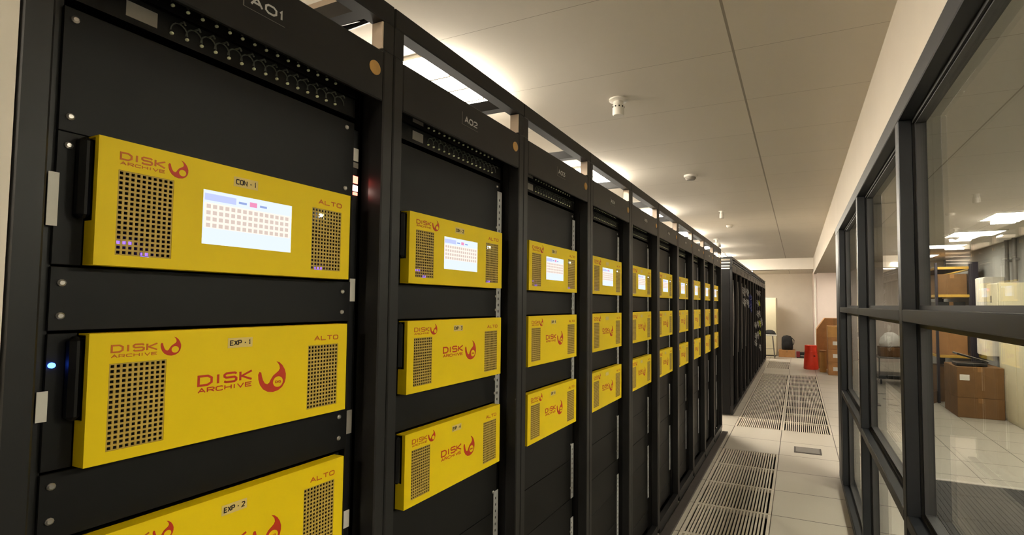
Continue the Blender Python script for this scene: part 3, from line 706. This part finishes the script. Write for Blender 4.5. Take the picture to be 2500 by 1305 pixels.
# backpack: lumpy closed body with straps
def blob(b, prof, rx, ry, n=20, m=None, wob=.06, seed=1):
    r_ = random.Random(seed); vs = []; fs = []
    ph = [r_.uniform(0, 6) for _ in range(4)]
    for j, (s, z) in enumerate(prof):
        for i in range(n):
            a = 2*math.pi*i/n; k = s*(1+wob*math.sin(3*a+ph[0]+j)+wob*.6*math.sin(5*a+ph[1]-j*1.7))
            c, d = math.cos(a), math.sin(a); c = math.copysign(abs(c)**.7, c); d = math.copysign(abs(d)**.7, d)
            vs.append((rx*k*c, ry*k*d, z+.01*math.sin(2*a+ph[2]+j)))
    for j in range(len(prof)-1):
        for i in range(n):
            k = (i+1) % n; fs.append((j*n+i, j*n+k, (j+1)*n+k, (j+1)*n+i))
    fs.append(tuple(range(n))[::-1]); fs.append(tuple((len(prof)-1)*n+i for i in range(n))); b.add(vs, fs, m); return b
t = thing('backpack', 'black bag slumped on the low carton against the far wall', 'bag', (.52, 17.72, .236))
blob(MB(), [(.92, 0), (1, .05), (1, .16), (.96, .27), (.9, .37), (.66, .43), (.2, .45)], .17, .13, wob=.03).build('body', 'black', t, smooth=True)
blob(MB(), [(.5, .03), (.8, .05), (.85, .2), (.6, .26), (.2, .27)], .13, .05, wob=.03, seed=3).build('pocket', 'black', t, (0, -.125, 0), smooth=True)
MB().tube([(.15, -.05, .12), (.2, -.06, .2), (.21, -.04, .3), (.14, -.03, .38)], .012, 6).build('strap', 'black', t, smooth=True)
t = thing('tool_case', 'dark red and black case on the floor between carton and red bin', 'case', (.93, 17.5, 0))
MB().bev(-.14, .14, -.1, .1, 0, .19, .015).build('body', 'blackpl', t); MB().bev(-.142, -.03, -.103, .103, .02, .2, .01).build('side_pocket', 'darkred', t)
MB().box(-.02, .13, -.104, -.101, .07, .085).build('trim_line', 'white', t)
t = thing('tall_cabinet', 'tall cream metal cabinet against the far wall beyond the racks', 'cabinet', (-.25, 18.25, 0))
MB().bev(-.45, .45, -.55, .6, .03, 1.91, .006).build('body', 'cream', t); MB().box(-.43, .43, -.53, .58, 0, .03).build('plinth', 'plinth', t)
for s in (-1, 1):
    d = MB().bev(min(0, s*.445)+.003, max(0, s*.445)-.003, -.568, -.551, .05, 1.89, .004).build('door', 'cream', t)
    MB().bev(s*.05-.01, s*.05+.01, -.585, -.569, .95, 1.1, .003).build('handle', 'greymetal', d)
t = thing('folding_table', 'small white topped table in front of the cream cabinet', 'table', (.0, 17.05, 0))
MB().bev(-.3, .24, -.22, .22, .70, .735, .006).build('table_top', 'white', t)
for sx in (-1, 1):
    for sy_ in (-1, 1): MB().tube([(sx*.08-.03+(.12 if sx > 0 else -.12), sy_*.18, 0), (sx*.14-.03, sy_*.18, .7)], .01, 8).build('leg', 'greymetal', t, smooth=True)
MB().tube([(-.22, -.18, .3), (.18, -.18, .3)], .008, 8).build('crossbar', 'greymetal', t, smooth=True)
t = thing('folded_jacket', 'dark cloth heaped on the small white table', 'cloth', (.02, 17.05, .748))
blob(MB(), [(1, 0), (1, .03), (.75, .08), (.4, .12), (.1, .13)], .2, .14, wob=.08, seed=5).build('cloth', 'black', t, smooth=True)

# ------------------------------------------------------------ room behind the glass
t = thing('ribbed_mat', 'black ribbed rubber mat on the floor behind the glass', 'mat', (1.84, .0, 0))
b = MB().box(0, 1.78, -3.0, 5.54, .001, .006)
for q in range(44): b.box(.02+q*.04, .04+q*.04, -3.0, 5.54, .006, .009)
b.build('rubber', 'mat_rubber', t)
MB().bev(0, 1.78, 5.545, 5.60, .001, .014, .003).build('edge_trim', 'alu', t)
carton('shipping_box', 'large brown carton on the floor behind the glass, bottom one of two', 'box', 3.03, 3.60, 9.08, 9.82, 0, .296, 'card3', 'big cartons behind the glass')
carton('shipping_box', 'large brown carton with white label, on top of another carton', 'box', 3.03, 3.60, 9.08, 9.82, .298, .755, 'card3', 'big cartons behind the glass', [(-.19, .30, .12, .085)])
t = thing('black_tray', 'flat black device lying on the large cartons behind the glass', 'device', (3.24, 9.3, .763))
MB().bev(-.19, .19, -.14, .14, 0, .035, .006).build('body', 'blackpl', t); MB().bev(-.192, .192, -.143, .143, .035, .044, .003).build('rim', 'greymetal', t)
t = thing('tilted_panel', 'black flat panel with pale edge leaning on the black device', 'device', (3.24, 9.3, .842)); t.rotation_euler = (0, math.radians(17), 0)
MB().bev(-.20, .20, -.13, .13, .03, .055, .004).build('body', 'blackpl', t); MB().bev(-.202, .202, -.133, .133, .055, .062, .003).build('rim', 'alu', t)
carton('open_carton', 'small open carton on its side left of the large cartons', 'box', 2.72, 3.0, 10.15, 10.5, 0, .2, 'card3', open_top=True, rz=-.5)
t = thing('packing_bag', 'crumpled white plastic bag on the floor by the shelving', 'bag', (2.80, 11.0, 0.014))
blob(MB(), [(.9, 0), (1, .1), (.9, .25), (.6, .36), (.2, .40)], .16, .2, wob=.09, seed=9).build('bag', 'bag', t, smooth=True)
# shelving
t = thing('pallet_shelving', 'tall shelving with dark uprights and yellow beams behind the glass', 'shelving', (0, 0, 0))
for x in (3.04, 3.52):
    for y in (10.3, 12.6): MB().bev(x, x+(.035 if x < 3.3 else .13), y, y+.06, 0, 2.42, .003).build('upright', 'upright', t)
for z in (.78, 1.82, 2.30):
    b = MB().bev(3.08, 3.52, 10.302, 10.34, z, z+.045, .003).bev(3.08, 3.52, 12.61, 12.65, z, z+.045, .003); b.build('beam', 'beam', t)
    MB().bev(3.041, 3.07, 10.361, 12.6, z, z+.045, .003).build('beam', 'beam', t)
    MB().bev(3.622, 3.65, 10.361, 12.6, z, z+.045, .003).build('beam', 'beam', t)
    MB().box(3.071, 3.581, 10.345, 12.6, z+.02, z+.035).build('shelf_board', 'card3', t)
carton('shelf_box', 'brown box on the middle shelf near end', 'box', 3.085, 3.505, 10.36, 10.95, 1.857, 2.22, 'card3', 'boxes on the shelving')
carton('shelf_box', 'tall brown box on the lower shelf near end', 'box', 3.085, 3.50, 10.4, 11.0, .817, 1.33, 'card', 'boxes on the shelving')
carton('shelf_box', 'pale box on the middle shelf far end', 'box', 3.085, 3.45, 11.2, 11.7, 1.857, 2.2, 'card2', 'boxes on the shelving')
carton('shelf_box', 'tan box on the lower shelf far end', 'box', 3.085, 3.45, 11.2, 11.8, .817, 1.25, 'card2', 'boxes on the shelving')
carton('shelf_crate', 'black crate on the lower shelf boxes under the middle beam', 'box', 3.085, 3.49, 10.42, 10.98, 1.335, 1.74, 'blackpl', 'boxes on the shelving')
carton('shelf_box', 'brown box on the floor under the shelving', 'box', 3.1, 3.5, 10.5, 11.1, 0, .6, 'card3', 'boxes on the shelving')
t = thing('wrapped_parcel', 'white wrapped parcel on the middle shelf behind the box', 'parcel', (3.2, 12.1, 1.868)); 
blob(MB(), [(.9, 0), (1, .06), (.8, .2), (.3, .24)], .1, .2, wob=.08, seed=12).build('wrap', 'bag', t, smooth=True)
# cabinets on the right wall
t = thing('control_box', 'cream electrical box with red lamp on the right wall behind the glass', 'electrical box', (3.45, 8.68, 1.58))
MB().bev(0, .298, 0, .46, 0, .42, .005).build('body', 'cream', t)
dd = MB().bev(-.014, -.001, .01, .45, .01, .41, .003).build('door', 'cream', t)
MB().lathe([(.016, 0), (.016, -.01)], (-.015, .38, .33), 14, None, 'x').build('red_lamp', 'led_red', t)
MB().bev(-.026, -.015, .24, .27, .14, .24, .002).build('handle', 'greymetal', dd)
t = thing('control_box', 'wide cream electrical box at the right edge behind the glass', 'electrical box', (3.56, 7.3, 1.60))
MB().bev(0, .188, 0, .5, 0, .42, .005).build('body', 'cream', t); MB().bev(-.012, -.001, .01, .49, .01, .41, .003).build('door', 'cream', t)
t = thing('wall_cabinet', 'narrow white wall panel left of the cream electrical box', 'electrical box', (3.5, 9.45, .9))
MB().bev(0, .248, 0, .42, 0, 1.22, .005).build('body', 'white', t); MB().bev(-.012, -.001, .01, .41, .01, 1.21, .003).build('door', 'white', t)
t = thing('floor_cabinet', 'cream floor standing cabinet behind the large cartons', 'cabinet', (3.62, 8.0, 0))
MB().bev(0, .128, 0, 1.3, 0, 1.15, .005).build('body', 'cream', t)
for q in range(2): MB().bev(-.014, -.001, .01+.65*q, .63+.65*q, .05, 1.13, .003).build('door', 'cream', t)
for nme, y, lab in (('a', 9.17, 'left of the two grey pipes rising up the right wall'), ('b', 8.87, 'right of the two grey pipes rising up the right wall')):
    t = thing('wall_pipe', lab, 'pipe', (3.70, y, 2.03), 0, 'wall pipes'); MB().lathe([(.028, 0), (.028, .62)], n=16).build('pipe', 'greymetal', t, smooth=True)
    MB().bev(.0, .048, -.04, .04, .3, .33, .003).build('bracket', 'greymetal', t)
t = thing('cable_riser', 'grey upright channel with a black slot right of the large cartons', 'channel', (3.625, 9.0, 0))
MB().bev(0, .1, -.03, .03, 0, 1.0, .003).build('channel', 'greymetal', t); MB().box(.025, .065, -.034, -.0305, .02, .62).build('slot', 'gasket', t); MB().bev(.02, .07, -.04, -.031, .66, .74, .002).build('socket', 'blackpl', t)
# trolley with bags seen between the mullions
t = thing('trolley', 'low dark trolley behind the middle panes of the partition', 'trolley', (2.7, 12.6, 0))
MB().bev(-.3, .3, -.35, .35, .12, .2, .01).build('deck', 'blackpl', t)
for sx in (-1, 1):
    for sy_ in (-1, 1): MB().lathe([(.05, -.015), (.05, .015)], (sx*.25, sy_*.28, .055), 14, None, 'x').build('wheel', 'gasket', t)
    MB().tube([(sx*.28, .33, .2), (sx*.28, .33, .9)], .012, 8).build('post', 'greymetal', t, smooth=True)
MB().bev(-.3, .3, -.33, .35, .55, .58, .005).build('shelf', 'greymetal', t)
for sx in (-1, 1): MB().tube([(sx*.28, -.31, .2), (sx*.28, -.31, .55)], .012, 8).build('post', 'greymetal', t, smooth=True)
carton('trolley_box', 'brown box on the trolley shelf', 'box', 2.45, 2.92, 12.35, 12.8, .582, .78, 'card3')
t = thing('plastic_sack', 'shiny white plastic sack on top of the trolley box', 'bag', (2.68, 12.58, .792))
blob(MB(), [(.9, 0), (1, .06), (.85, .18), (.4, .28), (.1, .30)], .24, .2, wob=.1, seed=21).build('sack', 'bag', t, smooth=True)
t = thing('barrier_post', 'pale square post standing on the floor behind the glass', 'post', (2.0, 9.6, 0))
MB().bev(-.05, .05, -.05, .05, .02, .42, .006).build('post', 'greymetal', t); MB().bev(-.052, .052, -.052, .052, .42, .46, .004).build('cap', 'white', t); MB().bev(-.09, .09, -.09, .09, 0, .02, .003).build('foot', 'greymetal', t)
for q in range(4):
    t = thing('floor_marker', 'small dark floor slot behind the glass, %s one from the camera' % ORD[q], 'floor slot', (2.30, 9.1+.61*q, 0.0005), 0, 'dark floor slots')
    MB().bev(-.08, .08, -.012, .012, 0, .004, .001).build('slot', 'gasket', t)
